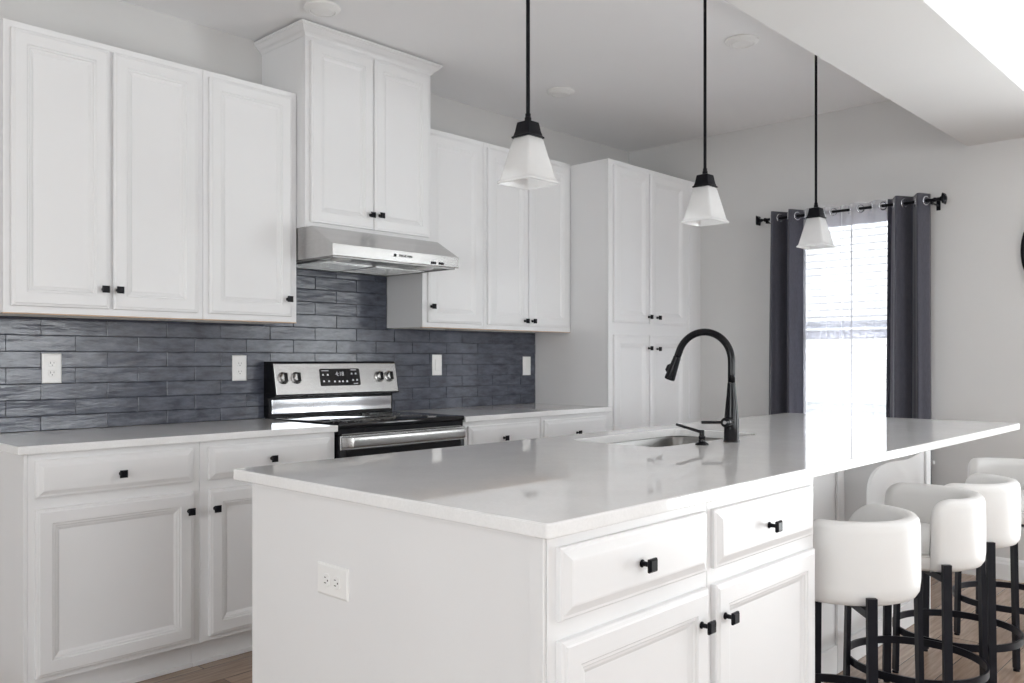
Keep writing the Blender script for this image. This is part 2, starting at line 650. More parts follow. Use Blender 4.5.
# ================================================================ CABINETS
def wall_cabinet(x0, x1, z0, z1, depth, doors, label, name='wall_cabinet', raw=True, crown=False):
    c = thing(name, label, 'cabinet', ((x0 + x1) / 2, 0, z0))
    g = 0.0008
    x0 += g; x1 -= g
    yf = -depth
    bm = new_bm()
    # case, recessed bottom
    box(bm, x0, x0 + 0.016, yf + 0.019, -0.0005, z0, z1)
    box(bm, x1 - 0.016, x1, yf + 0.019, -0.0005, z0, z1)
    box(bm, x0 + 0.016, x1 - 0.016, yf + 0.019, -0.0005, z1 - 0.016, z1)
    box(bm, x0 + 0.016, x1 - 0.016, -0.012, -0.0005, z0 + 0.026, z1 - 0.016)
    link('case', bm, M_WHITE, c)
    bm = new_bm()
    box(bm, x0 + 0.016, x1 - 0.016, yf + 0.019, -0.0005, z0 + 0.012, z0 + 0.026)
    box(bm, x0 + 0.016, x1 - 0.016, yf + 0.019, yf + 0.0225, z0 + 0.0, z0 + 0.012)
    tag(link('case_bottom', bm, M_RAWWOOD if raw else M_WHITE, c), 'raw wood underside' if raw else None)
    bm = new_bm()
    ops = [(d[0] + 0.012, d[1] - 0.012, d[2] + 0.012, d[3] - 0.012) for d in doors]
    box(bm, x0, x1, yf, yf + 0.0189, z0, z1, 0.0012, 1)
    link('face_frame', bm, M_WHITE, c)
    for (a, b, l, h, kx, kz) in doors:
        add_door(c, a, b, l, h, yf, (kx, kz))
    if raw:
        bm = new_bm()
        box(bm, x0, x1, yf - 0.0006, yf + 0.02, z0 - 0.0035, z0 - 0.0002)
        tag(link('raw_edge', bm, M_RAWWOOD, c), 'tan raw wood lower edge')
    return c


ZU, ZT = 1.372, 2.4293
DU = 0.308
cab = wall_cabinet(-1.2154, -0.457, ZU, ZT, DU, [(-1.192, -0.848, 1.397, 2.402, -0.872, 1.472), (-0.832, -0.487, 1.397, 2.402, -0.817, 1.472)],
                   'white two-door wall cabinet farthest left above the tiled wall')
wall_cabinet(-0.457, -0.0005, ZU, ZT, DU, [(-0.434, -0.034, 1.397, 2.402, -0.060, 1.475)],
             'white one-door wall cabinet between the left two-door cabinet and the range hood')
wall_cabinet(0.7625, 1.219, ZU, ZT, DU, [(0.794, 1.190, 1.397, 2.402, 0.808, 1.481)],
             'white one-door wall cabinet just right of the range hood')
wall_cabinet(1.219, 1.987, ZU, ZT, DU, [(1.240, 1.5785, 1.397, 2.402, 1.541, 1.427), (1.5845, 1.955, 1.397, 2.402, 1.606, 1.428)],
             'white two-door wall cabinet beside the tall pantry')
hc = wall_cabinet(0.0008, 0.7612, 1.808, 2.700, 0.3775, [(0.024, 0.3785, 1.832, 2.666, 0.355, 1.900), (0.3845, 0.739, 1.832, 2.666, 0.411, 1.904)],
                  'tall white cabinet with crown moulding above the range hood', raw=False)
# crown moulding wrapped round the three open sides
bm = new_bm()
cprof = [(0.0000, 2.6820), (0.0034, 2.6820), (0.0052, 2.6877), (0.0086, 2.6920), (0.0120, 2.6963), (0.0206, 2.7020), (0.0292, 2.7106), (0.0344, 2.7163),
         (0.0370, 2.7177), (0.0370, 2.7220), (0.0430, 2.7263), (0.0447, 2.7320), (0.0000, 2.7320)]
loops = []
for d, zz in cprof:
    loops.append([(-d + 0.0006, -0.0005, zz), (-d + 0.0006, -0.3778 - d, zz), (0.7614 + d, -0.3778 - d, zz), (0.7614 + d, -0.0005, zz)])
V = [[bm.verts.new(p) for p in lp] for lp in loops]
for a in range(len(V)):
    A, B = V[a], V[(a + 1) % len(V)]
    for i in range(3):
        bm.faces.new((A[i], A[i + 1], B[i + 1], B[i]))
bm.faces.new([v[0] for v in V]); bm.faces.new([v[3] for v in V][::-1])
bmesh.ops.remove_doubles(bm, verts=bm.verts, dist=1e-6)
tag(link('crown_moulding', bm, M_WHITE, hc), 'stepped white crown moulding')

ZG = 0.8856
BF = 0.612     # depth of the base cabinet boxes


def base_cabinet(x0, x1, drawers, doors, label, yb=-0.0005, yf=-BF, prof=DRAWER_PROF, toe=True, name='base_cabinet', sgn=-1, ztop=ZG - 0.0004, end_left=False):
    c = thing(name, label, 'cabinet', ((x0 + x1) / 2, (yb + yf) / 2, 0))
    x0 += 0.0006; x1 -= 0.0006
    y0, y1 = min(yb, yf - sgn * 0.019), max(yb, yf - sgn * 0.019)
    bm = new_bm()
    box(bm, x0, x0 + 0.016, y0, y1, 0.105, ztop)
    box(bm, x1 - 0.016, x1, y0, y1, 0.105, ztop)
    box(bm, x0 + 0.016, x1 - 0.016, y0, y1, 0.105, 0.121)
    box(bm, x0 + 0.016, x1 - 0.016, y0, y1, ztop - 0.016, ztop)
    link('case', bm, M_WHITE, c)
    bm = new_bm()
    ya, ybb = (yf, yf + 0.0189) if sgn < 0 else (yf - 0.0189, yf)
    box(bm, x0, x1, ya, ybb, 0.1091, ztop, 0.0012, 1)
    link('face_frame', bm, M_WHITE, c)
    bm = new_bm()
    ta = yf - sgn * 0.068
    box(bm, x0, x1, min(ta, ta - sgn * 0.02), max(ta, ta - sgn * 0.02), 0.0005, 0.1045)
    tb = ta + sgn * 0.008
    box(bm, x0, x1, min(ta, tb), max(ta, tb), 0.0005, 0.018, 0.002, 1)
    bk = yb if abs(yb) < 0.1 else yb
    link('toe_kick', bm, M_WHITE, c)
    for (a, b, l, h, kx, kz) in drawers:
        add_door(c, a, b, l, h, yf, (kx, kz), prof, 'drawer', sgn)
    for (a, b, l, h, kx, kz) in doors:
        add_door(c, a, b, l, h, yf, (kx, kz) if kx is not None else None, DOOR_PROF, 'door', sgn)
    return c


b1 = base_cabinet(-1.229, -0.625, [(-1.207, -0.655, 0.735, 0.862, -0.929, 0.794)], [(-1.207, -0.655, 0.130, 0.697, -0.676, 0.626)],
                  'white base cabinet with a wide square door under the left end of the back counter')
bm = new_bm()
box(bm, -1.2405, -1.2292, -BF, -0.0005, 0.0005, ZG - 0.0004, 0.001, 1)
link('end_panel', bm, M_WHITE, b1)
b2 = base_cabinet(-0.625, -0.003, [(-0.592, -0.03, 0.735, 0.862, -0.323, 0.797)], [(-0.590, -0.03, 0.130, 0.697, -0.571, 0.624)],
                  'white base cabinet beside the left side of the range, partly behind the island')
base_cabinet(0.765, 1.36, [(0.798, 1.338, 0.735, 0.862, 1.047, 0.789)], [(0.798, 1.338, 0.130, 0.697, 0.84, 0.65)],
             'white base cabinet just right of the range with one drawer showing')
base_cabinet(1.36, 1.987, [(1.382, 1.945, 0.735, 0.862, 1.655, 0.778)], [(1.382, 1.945, 0.130, 0.697, 1.90, 0.65)],
             'white base cabinet between the range-side cabinet and the tall pantry')

# tall pantry
pt = thing('pantry_cabinet', 'tall white four-door pantry cabinet in the corner by the window wall', 'cabinet', (2.51, -0.3, 0))
PY = -0.6056
bm = new_bm()
box(bm, 1.9885, 2.0045, PY + 0.019, -0.0005, 0.0005, 2.4214)
box(bm, 2.884, 2.90, PY + 0.019, -0.0005, 0.0005, 2.4214)
box(bm, 2.0045, 2.884, PY + 0.019, -0.0005, 2.405, 2.4214)
box(bm, 2.0045, 2.884, PY + 0.019, -0.0005, 0.105, 0.121)
box(bm, 2.0045, 2.884, -0.012, -0.0005, 0.121, 2.405)
link('case', bm, M_WHITE, pt)
bm = new_bm()
box(bm, 1.9885, 2.90, PY, PY + 0.0189, 0.1091, 2.4214, 0.0012, 1)
link('face_frame', bm, M_WHITE, pt)
bm = new_bm()
box(bm, 2.9004, XW - 0.0005, PY - 0.002, PY + 0.0165, 0.0005, 2.4214, 0.001, 1)
link('filler_strip', bm, M_WHITE, pt)
bm = new_bm()
box(bm, 2.005, 2.8835, -0.55, -0.53, 0.0005, 0.1045)
link('toe_kick', bm, M_WHITE, pt)
add_door(pt, 2.030, 2.404, 1.428, 2.392, PY, (2.388, 1.471))
add_door(pt, 2.412, 2.836, 1.428, 2.392, PY, (2.484, 1.469))
add_door(pt, 2.030, 2.404, 0.130, 1.352, PY, (2.388, 1.271))
add_door(pt, 2.412, 2.836, 0.130, 1.352, PY, (2.484, 1.267))


# ================================================================ COUNTERS
def rounded_rect(x0, x1, y0, y1, r, n=5):
    P = []
    for cx, cy, a0 in ((x1 - r, y1 - r, 0), (x0 + r, y1 - r, PI / 2), (x0 + r, y0 + r, PI), (x1 - r, y0 + r, 1.5 * PI)):
        for k in range(n + 1):
            a = a0 + (PI / 2) * k / n
            P.append((cx + r * math.cos(a), cy + r * math.sin(a)))
    return P


def slab(bm, P, z0, z1, e=0.003):
    def off(d):
        n = len(P)
        cx = sum(p[0] for p in P) / n
        cy = sum(p[1] for p in P) / n
        xs = [p[0] for p in P]; ys = [p[1] for p in P]
        wx, wy = (max(xs) - min(xs)) / 2, (max(ys) - min(ys)) / 2
        mx, my = (max(xs) + min(xs)) / 2, (max(ys) + min(ys)) / 2
        return [(mx + (p[0] - mx) * (1 - d / wx), my + (p[1] - my) * (1 - d / wy)) for p in P]
    L = []
    for d, zz in ((e, z0), (e * .3, z0 + e * .3), (0, z0 + e), (0, z1 - e), (e * .3, z1 - e * .3), (e, z1)):
        L.append([(x, y, zz) for x, y in off(d)])
    rings(bm, L)


def back_counter(x0, x1, label):
    bm = new_bm()
    slab(bm, rounded_rect(x0, x1, -0.638, -0.001, 0.004, 2), ZG, 0.914)
    o = link('countertop', bm, M_QUARTZ)
    return tag(o, label, 'countertop')


back_counter(-1.264, -0.0015, 'white quartz worktop on the left base cabinets, left of the range')
back_counter(0.7635, 1.9875, 'white quartz worktop between the range and the tall pantry')

# island top with the sink cut-out
IX0, IX1, IY0, IY1 = -1.0642, 2.1732, -2.7692, -1.668
SX0, SX1, SY0, SY1 = 0.165, 0.865, -2.180, -1.800


def radial_points(rect, c, angs):
    x0, x1, y0, y1, r = rect
    P = rounded_rect(x0, x1, y0, y1, r, 6)
    out = []
    n = len(P)
    for a in angs:
        d = (math.cos(a), math.sin(a))
        best = None
        for i in range(n):
            p, q = P[i], P[(i + 1) % n]
            ex, ey = q[0] - p[0], q[1] - p[1]
            den = d[0] * ey - d[1] * ex
            if abs(den) < 1e-12:
                continue
            t = ((p[0] - c[0]) * ey - (p[1] - c[1]) * ex) / den
            s = ((p[0] - c[0]) * d[1] - (p[1] - c[1]) * d[0]) / den
            if t > 0 and -1e-6 <= s <= 1 + 1e-6:
                best = t
                break
        out.append((c[0] + d[0] * best, c[1] + d[1] * best))
    return out


sc_ = ((SX0 + SX1) / 2, (SY0 + SY1) / 2)
outer = (IX0, IX1, IY0, IY1, 0.009)
inner = (SX0, SX1, SY0, SY1, 0.05)
angs = sorted({round(math.atan2(p[1] - sc_[1], p[0] - sc_[0]), 6) for R_ in (outer, inner) for p in rounded_rect(*R_[:4], R_[4], 6)})
bm = new_bm()
e = 0.0035
def grow(rect, d):
    return (rect[0] - d, rect[1] + d, rect[2] - d, rect[3] + d, rect[4] + d if rect[4] + d > 0 else 0.001)
loops = []
for rect, d, zz in ((outer, -e, ZG), (outer, -e * .3, ZG + e * .3), (outer, 0, ZG + e), (outer, 0, 0.914 - e), (outer, -e * .3, 0.914 - e * .3), (outer, -e, 0.914),
                    (inner, 0.002, 0.914), (inner, 0, 0.912), (inner, 0, ZG)):
    loops.append([(x, y, zz) for x, y in radial_points(grow(rect, d), sc_, angs)])
rings(bm, loops, close=True)
tag(link('island_countertop', bm, M_QUARTZ), 'long white quartz island worktop with a sink cut-out and overhang above the stools', 'countertop')

# undermount steel sink
sk = thing('kitchen_sink', 'undermount stainless steel sink set into the island worktop', 'sink', (sc_[0], sc_[1], 0.70))
bm = new_bm()
L = []
inr = (SX0 - 0.006, SX1 + 0.006, SY0 - 0.006, SY1 + 0.006, 0.04)
for d, zz in ((0.02, ZG - 0.0006), (0.0, ZG - 0.0006), (-0.004, ZG - 0.01), (-0.012, 0.72), (-0.03, 0.702), (-0.06, 0.700)):
    L.append([(x, y, zz) for x, y in radial_points(grow(inr, d), sc_, [2 * PI * k / 96 - PI + 0.013 for k in range(96)])])
rings(bm, L, cap0=False)
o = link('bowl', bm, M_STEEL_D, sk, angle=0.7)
md = o.modifiers.new('wall', 'SOLIDIFY'); md.thickness = 0.0015; md.offset = -1
bm = new_bm()
lathe(bm, sc_[0], sc_[1], [(0.055, 0.7003), (0.055, 0.7025), (0.045, 0.7035), (0.042, 0.701), (0.02, 0.7008)], 32)
link('drain', bm, M_CHROME, sk, angle=0.6)

# ================================================================ ISLAND
ISY = -2.745      # face plane on the stool side
PYI = -2.400      # recessed panel plane behind the stools
isl = thing('kitchen_island', 'white painted island body with an end panel, recessed back panel and stool overhang', 'kitchen island', (0.55, -2.2, 0))
bm = new_bm()
IYB = -1.738
box(bm, -1.0395, 0.120, -2.108, IYB, 0.105, ZG - 0.0004)
box(bm, 0.920, 2.105, -2.38, IYB, 0.105, ZG - 0.0004)
box(bm, 0.120, 0.920, IYB - 0.018, IYB, 0.105, ZG - 0.0004)
box(bm, 0.120, 0.920, -2.38, IYB - 0.018, 0.105, 0.62)
box(bm, 0.0672, 2.105, PYI, -2.38, 0.0005, ZG - 0.0004)
box(bm, -1.03, 2.09, -2.108, -1.80, 0.0005, 0.105)
link('body', bm, M_WHITE, isl)
bm = new_bm()
box(bm, -1.0455, -1.040, ISY + 0.002, IYB + 0.0005, 0.0005, ZG - 0.0004, 0.001, 1)
box(bm, -1.0495, -1.0456, ISY + 0.001, ISY + 0.034, 0.0005, ZG - 0.0006, 0.0008, 1)
link('end_panel', bm, M_WHITE, isl)
bm = new_bm()
# battens that divide the recessed panel
for xa, xb in ((1.035, 1.085), (2.045, 2.1052), (0.0674, 0.10)):
    box(bm, xa, xb, PYI - 0.012, PYI - 0.0001, 0.0005, ZG - 0.0006, 0.003, 2)
for xa, xb in ((0.1002, 1.0348), (1.0852, 2.0448)):
    box(bm, xa, xb, PYI - 0.010, PYI - 0.0001, 0.0005, 0.11, 0.003, 2)
link('batten', bm, M_WHITE, isl)
# corbel under the overhang
cy0 = PYI - 0.0002
prof = [(0, 0.8845), (0.285, 0.8845)]
def bez(p0, p1, p2, p3, n):
    o_ = []
    for k in range(1, n + 1):
        t = k / n
        o_.append(tuple((1 - t) ** 3 * a + 3 * (1 - t) ** 2 * t * b + 3 * (1 - t) * t * t * c + t ** 3 * d for a, b, c, d in zip(p0, p1, p2, p3)))
    return o_
prof += bez((0.285, 0.8845), (0.280, 0.855), (0.250, 0.830), (0.205, 0.822), 8)
prof += bez((0.205, 0.822), (0.150, 0.812), (0.085, 0.790), (0.085, 0.690), 10)
prof += [(0.085, 0.60)] + bez((0.085, 0.60), (0.083, 0.58), (0.06, 0.565), (0.0, 0.56), 4)
bm = new_bm()
rings(bm, [[(x, cy0 - d, zz) for d, zz in prof] for x in (1.125, 1.165)])
link('corbel', bm, M_WHITE, isl)


bm = new_bm()
box(bm, 0.0668, 0.0700, ISY + 0.070, PYI - 0.0125, 0.0005, 0.104)
link('skirting', bm, M_WHITE, isl)
ISL_Z = [(0.727, 0.860), (0.105, 0.692)]
base_cabinet(-1.0395, -0.4905, [(-1.015, -0.507, 0.728, 0.862, -0.772, 0.794)], [(-1.015, -0.507, 0.130, 0.692, -0.545, 0.619)],
             'white cabinet at the near corner of the island, drawer over door', yb=-2.1085, yf=ISY + 0.0, prof=ISL_DRAWER_PROF, name='island_cabinet')
base_cabinet(-0.4905, 0.0665, [(-0.474, 0.045, 0.728, 0.862, -0.228, 0.794)], [(-0.474, 0.045, 0.130, 0.692, -0.442, 0.617)],
             'white island cabinet next to the nearest stool, drawer over door', yb=-2.1085, yf=ISY + 0.0, prof=ISL_DRAWER_PROF, name='island_cabinet')


# ================================================================ OUTLETS
def plate(name, label, center, u, v, n, dup=True, switch=False):
    """wall plate: u along its width, v along its height, n out of the wall"""
    c = Vector(center); u = Vector(u); v = Vector(v); n = Vector(n)
    t = thing(name, label, 'light switch' if switch else 'outlet', center)
    f = lambda a, b, d: c + u * a + v * b + n * d
    bm = new_bm()
    profiled_panel(bm, f, -0.0365, 0.0365, -0.060, 0.060, [(0, 0), (0, 0.003), (0.004, 0.0055), (0.006, 0.0058)])
    link('wall_plate', bm, M_PLASTIC, t)
    if switch:
        bm = new_bm()
        profiled_panel(bm, f, -0.017, 0.017, -0.033, 0.033, [(0, 0.0055), (0, 0.0075), (0.002, 0.009)])
        link('rocker', bm, M_PLASTIC, t)
    else:
        for s in (-1, 1):
            bm = new_bm()
            lp = [(0.0135 * math.cos(2 * PI * k / 24) * 1.15, max(-0.0125, min(0.0125, 0.0165 * math.sin(2 * PI * k / 24)))) for k in range(24)]
            rings(bm, [[f(a, b + s * 0.0195, 0.0057) for a, b in lp], [f(a, b + s * 0.0195, 0.0075) for a, b in lp], [f(a * .92, b * .92 + s * 0.0195, 0.0082) for a, b in lp]])
            r = link('receptacle', bm, M_PLASTIC, t)
            bm = new_bm()
            for a0, a1, b0, b1 in ((-0.0075, -0.0055, -0.001, 0.007), (0.0055, 0.0072, 0.0, 0.0065), (-0.002, 0.002, -0.0085, -0.005)):
                rings(bm, [[f(a0, b0 + s * 0.0195, d), f(a1, b0 + s * 0.0195, d), f(a1, b1 + s * 0.0195, d), f(a0, b1 + s * 0.0195, d)] for d in (0.0078, 0.0086)])
            link('slots', bm, M_SLOT, r)
    return t


YO = -0.0128
X_, Z_, NY = (1, 0, 0), (0, 0, 1), (0, -1, 0)
plate('wall_outlet', 'white double outlet on the tiles under the left two-door wall cabinet', (-0.954, YO, 1.165), X_, Z_, NY)
plate('wall_outlet', 'white double outlet on the tiles just left of the range', (-0.126, YO, 1.160), X_, Z_, NY)
plate('light_switch', 'white switch plate on the tiles just right of the range', (1.126, YO, 1.168), X_, Z_, NY, switch=True)
plate('light_switch', 'white switch plate on the dark tiles beside the pantry', (1.900, YO, 1.158), X_, Z_, NY, switch=True)
plate('wall_outlet', 'white outlet mounted sideways on the end panel of the island', (-1.0457, -2.100, 0.692), (0, 0, 1), (0, 1, 0), (-1, 0, 0))


# ================================================================ RANGE HOOD
hd = thing('range_hood', 'stainless steel under-cabinet range hood above the electric range', 'range hood', (0.38, -0.3, 1.66))
HX0, HX1 = 0.0025, 0.7600
bm = new_bm()
out = [(-0.0145, 1.8065), (-0.0145, 1.660), (-0.588, 1.660), (-0.590, 1.663), (-0.590, 1.713), (-0.584, 1.7165), (-0.430, 1.8065)]
rings(bm, [[(x, y, zz) for y, zz in out] for x in (HX0, HX1)])
# hollow the underside
bm.faces.ensure_lookup_table()
link('canopy', bm, M_STEEL, hd)
bm = new_bm()
f = lambda u, v, d: (u, v, 1.6598 - d)
profiled_panel(bm, f, HX0 + 0.012, HX1 - 0.012, -0.575, -0.03, [(0, 0.0), (0.0, 0.006), (0.012, 0.006), (0.02, 0.0005)])
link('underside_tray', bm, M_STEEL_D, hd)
for xa, xb in ((0.06, 0.365), (0.385, 0.70)):
    bm = new_bm()
    box(bm, xa, xb, -0.40, -0.10, 1.651, 1.6590, 0.002, 1)
    for k in range(12):
        yy = -0.39 + k * 0.0245
        box(bm, xa + 0.012, xb - 0.012, yy, yy + 0.010, 1.6492, 1.6508)
    link('filter', bm, M_STEEL, hd)
for xa in (0.12, 0.62):
    bm = new_bm()
    lathe(bm, xa, -0.49, [(0.045, 1.6585), (0.045, 1.654), (0.036, 1.650), (0.01, 1.649)], 24)
    link('hood_lamp', bm, M_PLASTIC, hd, angle=0.6)
for k in range(2):
    bm = new_bm()
    xa = 0.575 + k * 0.05
    box(bm, xa, xa + 0.034, -0.5925, -0.5899, 1.668, 1.680, 0.001, 1)
    link('button', bm, M_BLACK, hd)


def text_mesh(name, body, size, mat, parent, mapping, extr=0.0006):
    cu = bpy.data.curves.new(name, 'FONT')
    cu.body = body
    cu.size = size
    cu.align_x = 'CENTER'
    cu.align_y = 'CENTER'
    cu.extrude = extr
    tmp = bpy.data.objects.new('tmp_text', cu)
    COL.objects.link(tmp)
    dg = bpy.context.evaluated_depsgraph_get()
    me = bpy.data.meshes.new_from_object(tmp.evaluated_get(dg))
    bpy.data.objects.remove(tmp)
    bpy.data.curves.remove(cu)
    bm = bmesh.new()
    bm.from_mesh(me)
    bpy.data.meshes.remove(me)
    for v in bm.verts:
        v.co = Vector(mapping(v.co.x, v.co.y, v.co.z))
    return link(name, bm, mat, parent)


lt = text_mesh('lettering', 'FRIGIDAIRE', 0.0165, M_BLKENAMEL, hd, lambda a, b, d: (0.418 + a, -0.5907 - d, 1.6905 + b))
bm = new_bm()
rings(bm, [[(0.352 + a, y, 1.6905 + b) for a, b in ((-0.009, -0.007), (0.007, -0.007), (0.009, 0.007), (-0.006, 0.007))] for y in (-0.5900, -0.5912)])
link('emblem', bm, M_BLKENAMEL, hd)

# ================================================================ RANGE
rg = thing('electric_range', 'stainless and black electric range with glass cooktop and raised control panel', 'range', (0.38, -0.33, 0))
RX0, RX1 = 0.0035, 0.7585
bm = new_bm()
box(bm, RX0, RX1, -0.600, -0.0155, 0.05, 0.896, 0.002, 1)
link('body', bm, M_BLKENAMEL, rg)
for fx in (0.05, 0.71):
    for fy in (-0.55, -0.08):
        bm = new_bm()
        lathe(bm, fx, fy, [(0.018, 0.0), (0.018, 0.012), (0.010, 0.014), (0.010, 0.051)], 16)
        link('foot', bm, M_BLACK, rg, angle=0.6)
bm = new_bm()
slab(bm, rounded_rect(RX0, RX1, -0.640, -0.0165, 0.012, 4), 0.8965, 0.920, 0.004)
ct = link('cooktop', bm, M_BLKGLASS, rg, angle=0.5)
for bx, by, br_ in ((0.20, -0.46, 0.10), (0.56, -0.46, 0.085), (0.20, -0.22, 0.075), (0.56, -0.22, 0.095)):
    for r_ in (br_, br_ * 0.62):
        bm = new_bm()
        rings(bm, [[(bx + (r_ + a) * math.cos(2 * PI * k / 48), by + (r_ + a) * math.sin(2 * PI * k / 48), zz) for k in range(48)]
                   for a, zz in ((-0.001, 0.9201), (-0.001, 0.9205), (0.001, 0.9205), (0.001, 0.9201))], close=True)
        link('burner_ring', bm, M_BURN, ct)
# front lip / vent strip
bm = new_bm()
box(bm, RX0 + 0.004, RX1 - 0.004, -0.628, -0.6005, 0.868, 0.896, 0.002, 1)
link('vent_strip', bm, M_BLKENAMEL, rg)
bm = new_bm()
box(bm, RX0 + 0.02, RX1 - 0.02, -0.6295, -0.6281, 0.8685, 0.8725)
link('vent_trim', bm, M_STEEL_D, rg)
# door
dr = None
bm = new_bm()
box(bm, RX0 + 0.003, RX1 - 0.003, -0.638, -0.6005, 0.245, 0.866, 0.004, 2)
dr = link('oven_door', bm, M_BLKENAMEL, rg, angle=0.6)
bm = new_bm()
box(bm, RX0 + 0.004, RX1 - 0.004, -0.6405, -0.6381, 0.803, 0.8655, 0.001, 1)
link('door_rail', bm, M_STEEL, dr)
bm = new_bm()
box(bm, RX0 + 0.004, RX1 - 0.004, -0.6405, -0.6381, 0.247, 0.36, 0.001, 1)
link('door_trim', bm, M_STEEL, dr)
bm = new_bm()
box(bm, RX0 + 0.03, RX1 - 0.03, -0.6402, -0.6381, 0.365, 0.8015, 0.001, 1)
link('door_window', bm, M_BLKGLASS, dr)
bm = new_bm()
# wide flat handle, ends turned back to the door
hp = []
for k in range(25):
    u = k / 24
    x = RX0 + 0.012 + (RX1 - RX0 - 0.024) * u
    edge = min(u, 1 - u)
    bow = 0.042 * min(1.0, (edge / 0.045)) ** 0.6
    hp.append((x, -0.641 - bow))
L = []
for x, y in hp:
    cr = []
    for k in range(14):
        a = 2 * PI * (k + 0.5) / 14
        sx_, sz_ = math.cos(a), math.sin(a)
        cr.append((x, y + 0.0065 * math.copysign(abs(sx_) ** 0.5, sx_), 0.838 + 0.0225 * math.copysign(abs(sz_) ** 0.6, sz_)))
    L.append(cr)
rings(bm, L)
link('handle', bm, M_STEEL, dr, angle=0.8)
bm = new_bm()
box(bm, RX0 + 0.003, RX1 - 0.003, -0.636, -0.6005, 0.06, 0.240, 0.004, 2)
link('storage_drawer', bm, M_STEEL, rg)
# backguard: black carcass, polished lower strip, tilted steel control panel
bm = new_bm()
rings(bm, [[(x, y, zz) for y, zz in ((-0.0155, 0.9205), (-0.0615, 0.9205), (-0.0615, 1.012), (-0.118, 1.024), (-0.085, 1.182), (-0.070, 1.190), (-0.0155, 1.190))] for x in (RX0 - 0.001 + 0.001, RX1)])
bgd = link('backguard', bm, M_BLKENAMEL, rg)
bm = new_bm()
box(bm, RX0 + 0.012, RX1 - 0.012, -0.0685, -0.0616, 0.934, 1.006, 0.003, 2)
link('polished_strip', bm, M_CHROME, bgd)
P0, P1 = Vector((0, -0.1195, 1.029)), Vector((0, -0.0895, 1.181))
du = (P1 - P0).normalized()
nn = Vector((0, -du.z, du.y))
pf = lambda u, v, d: P0 + Vector((1, 0, 0)) * u + du * v + nn * d
PH = (P1 - P0).length
bm = new_bm()
profiled_panel(bm, pf, RX0 + 0.006, RX1 - 0.006, 0.0, PH, [(0, -0.004), (0, 0.001), (0.002, 0.003), (0.004, 0.0035)])
cp = link('control_panel', bm, M_STEEL, bgd)
bm = new_bm()
lp = rounded_rect(0.263, 0.507, 0.038, 0.126, 0.008, 4)
rings(bm, [[pf(a, b, 0.0036) for a, b in lp], [pf(a, b, 0.0056) for a, b in lp]])
dsp = link('display', bm, M_BLKGLASS, bgd)
dg_ = text_mesh('clock_digits', '4:18', 0.030, M_SCREENINK, bgd, lambda a, b, d: pf(0.382 + a, 0.098 + b, 0.0060 + d), 0.0002)
for a, b in ((0.281, 0.095), (0.309, 0.095), (0.283, 0.062), (0.313, 0.062), (0.348, 0.060), (0.376, 0.060), (0.397, 0.060), (0.423, 0.060),
             (0.456, 0.099), (0.481, 0.099), (0.461, 0.066), (0.486, 0.066)):
    w_, h_ = 0.006, 0.0042
    bm = new_bm()
    rings(bm, [[pf(a - w_, b - h_, d), pf(a + w_, b - h_, d), pf(a + w_ * .6, b + h_, d), pf(a - w_ * .6, b + h_, d)] for d in (0.0057, 0.0061)])
    link('key_print', bm, M_SCREENINK, bgd)
for a0, a1, b in ((0.274, 0.316, 0.114), (0.452, 0.486, 0.117), (0.462, 0.490, 0.046)):
    bm = new_bm()
    rings(bm, [[pf(a0, b, d), pf(a1, b, d), pf(a1, b + 0.003, d), pf(a0, b + 0.003, d)] for d in (0.0057, 0.0061)])
    link('key_print', bm, M_SCREENINK, bgd)
for kx in (0.055, 0.128, 0.634, 0.700):
    bm = new_bm()
    L = []
    for r_, d in ((0.030, 0.0036), (0.030, 0.006), (0.026, 0.0085), (0.0235, 0.010), (0.0225, 0.022), (0.0195, 0.026), (0.006, 0.0265)):
        L.append([pf(kx + r_ * math.cos(2 * PI * k / 28), 0.082 + r_ * math.sin(2 * PI * k / 28), d) for k in range(28)])
    rings(bm, L)
    kb = link('control_knob', bm, M_STEEL, bgd, angle=0.5)
    bm = new_bm()
    rings(bm, [[pf(kx + a, 0.082 + b, d) for a, b in ((-0.0055, -0.021), (0.0055, -0.021), (0.0055, 0.021), (-0.0055, 0.021))] for d in (0.0262, 0.034)])
    link('grip', bm, M_BLKENAMEL, kb)


# ================================================================ FAUCET AND DISPENSER
FX, FY = 0.500, -2.258
fc = thing('kitchen_faucet', 'tall black gooseneck pull-down faucet standing on the island beside the sink', 'faucet', (FX, FY, 0.914))
bm = new_bm()
lathe(bm, FX, FY, [(0.0275, 0.9142), (0.0275, 0.920), (0.0262, 0.922), (0.0252, 0.99), (0.021, 1.04), (0.0165, 1.08), (0.0138, 1.118), (0.0138, 1.120)], 32)
link('base_column', bm, M_FAUCET, fc, angle=0.6)
ddir = Vector((-0.10, 1.0, 0)).normalized()
arcR, zc_ = 0.103, 1.196
pts = [Vector((FX, FY, 1.1205)), Vector((FX, FY, 1.15)), Vector((FX, FY, 1.18))]
for k in range(0, 25):
    a = PI - PI * k / 24 * 0.90
    pts.append(Vector((FX, FY, zc_)) + ddir * (arcR + arcR * math.cos(a)) + Vector((0, 0, arcR * math.sin(a))))
tl_ = (pts[-1] - pts[-2]).normalized()
pts.append(pts[-1] + tl_ * 0.008)
pts.append(pts[-1] + tl_ * 0.010)
bm = new_bm()
tube(bm, pts, 0.0128, 18)
link('spout', bm, M_FAUCET, fc, smooth=True)
end = pts[-1]
tdir = (pts[-1] - pts[-2]).normalized()
bm = new_bm()
tube(bm, [end - tdir * 0.001, end + tdir * 0.004, end + tdir * 0.012, end + tdir * 0.05, end + tdir * 0.082, end + tdir * 0.088], [0.0128, 0.0142, 0.0142, 0.017, 0.0195, 0.0185], 20)
hd_ = link('spray_head', bm, M_FAUCET, fc, angle=0.6)
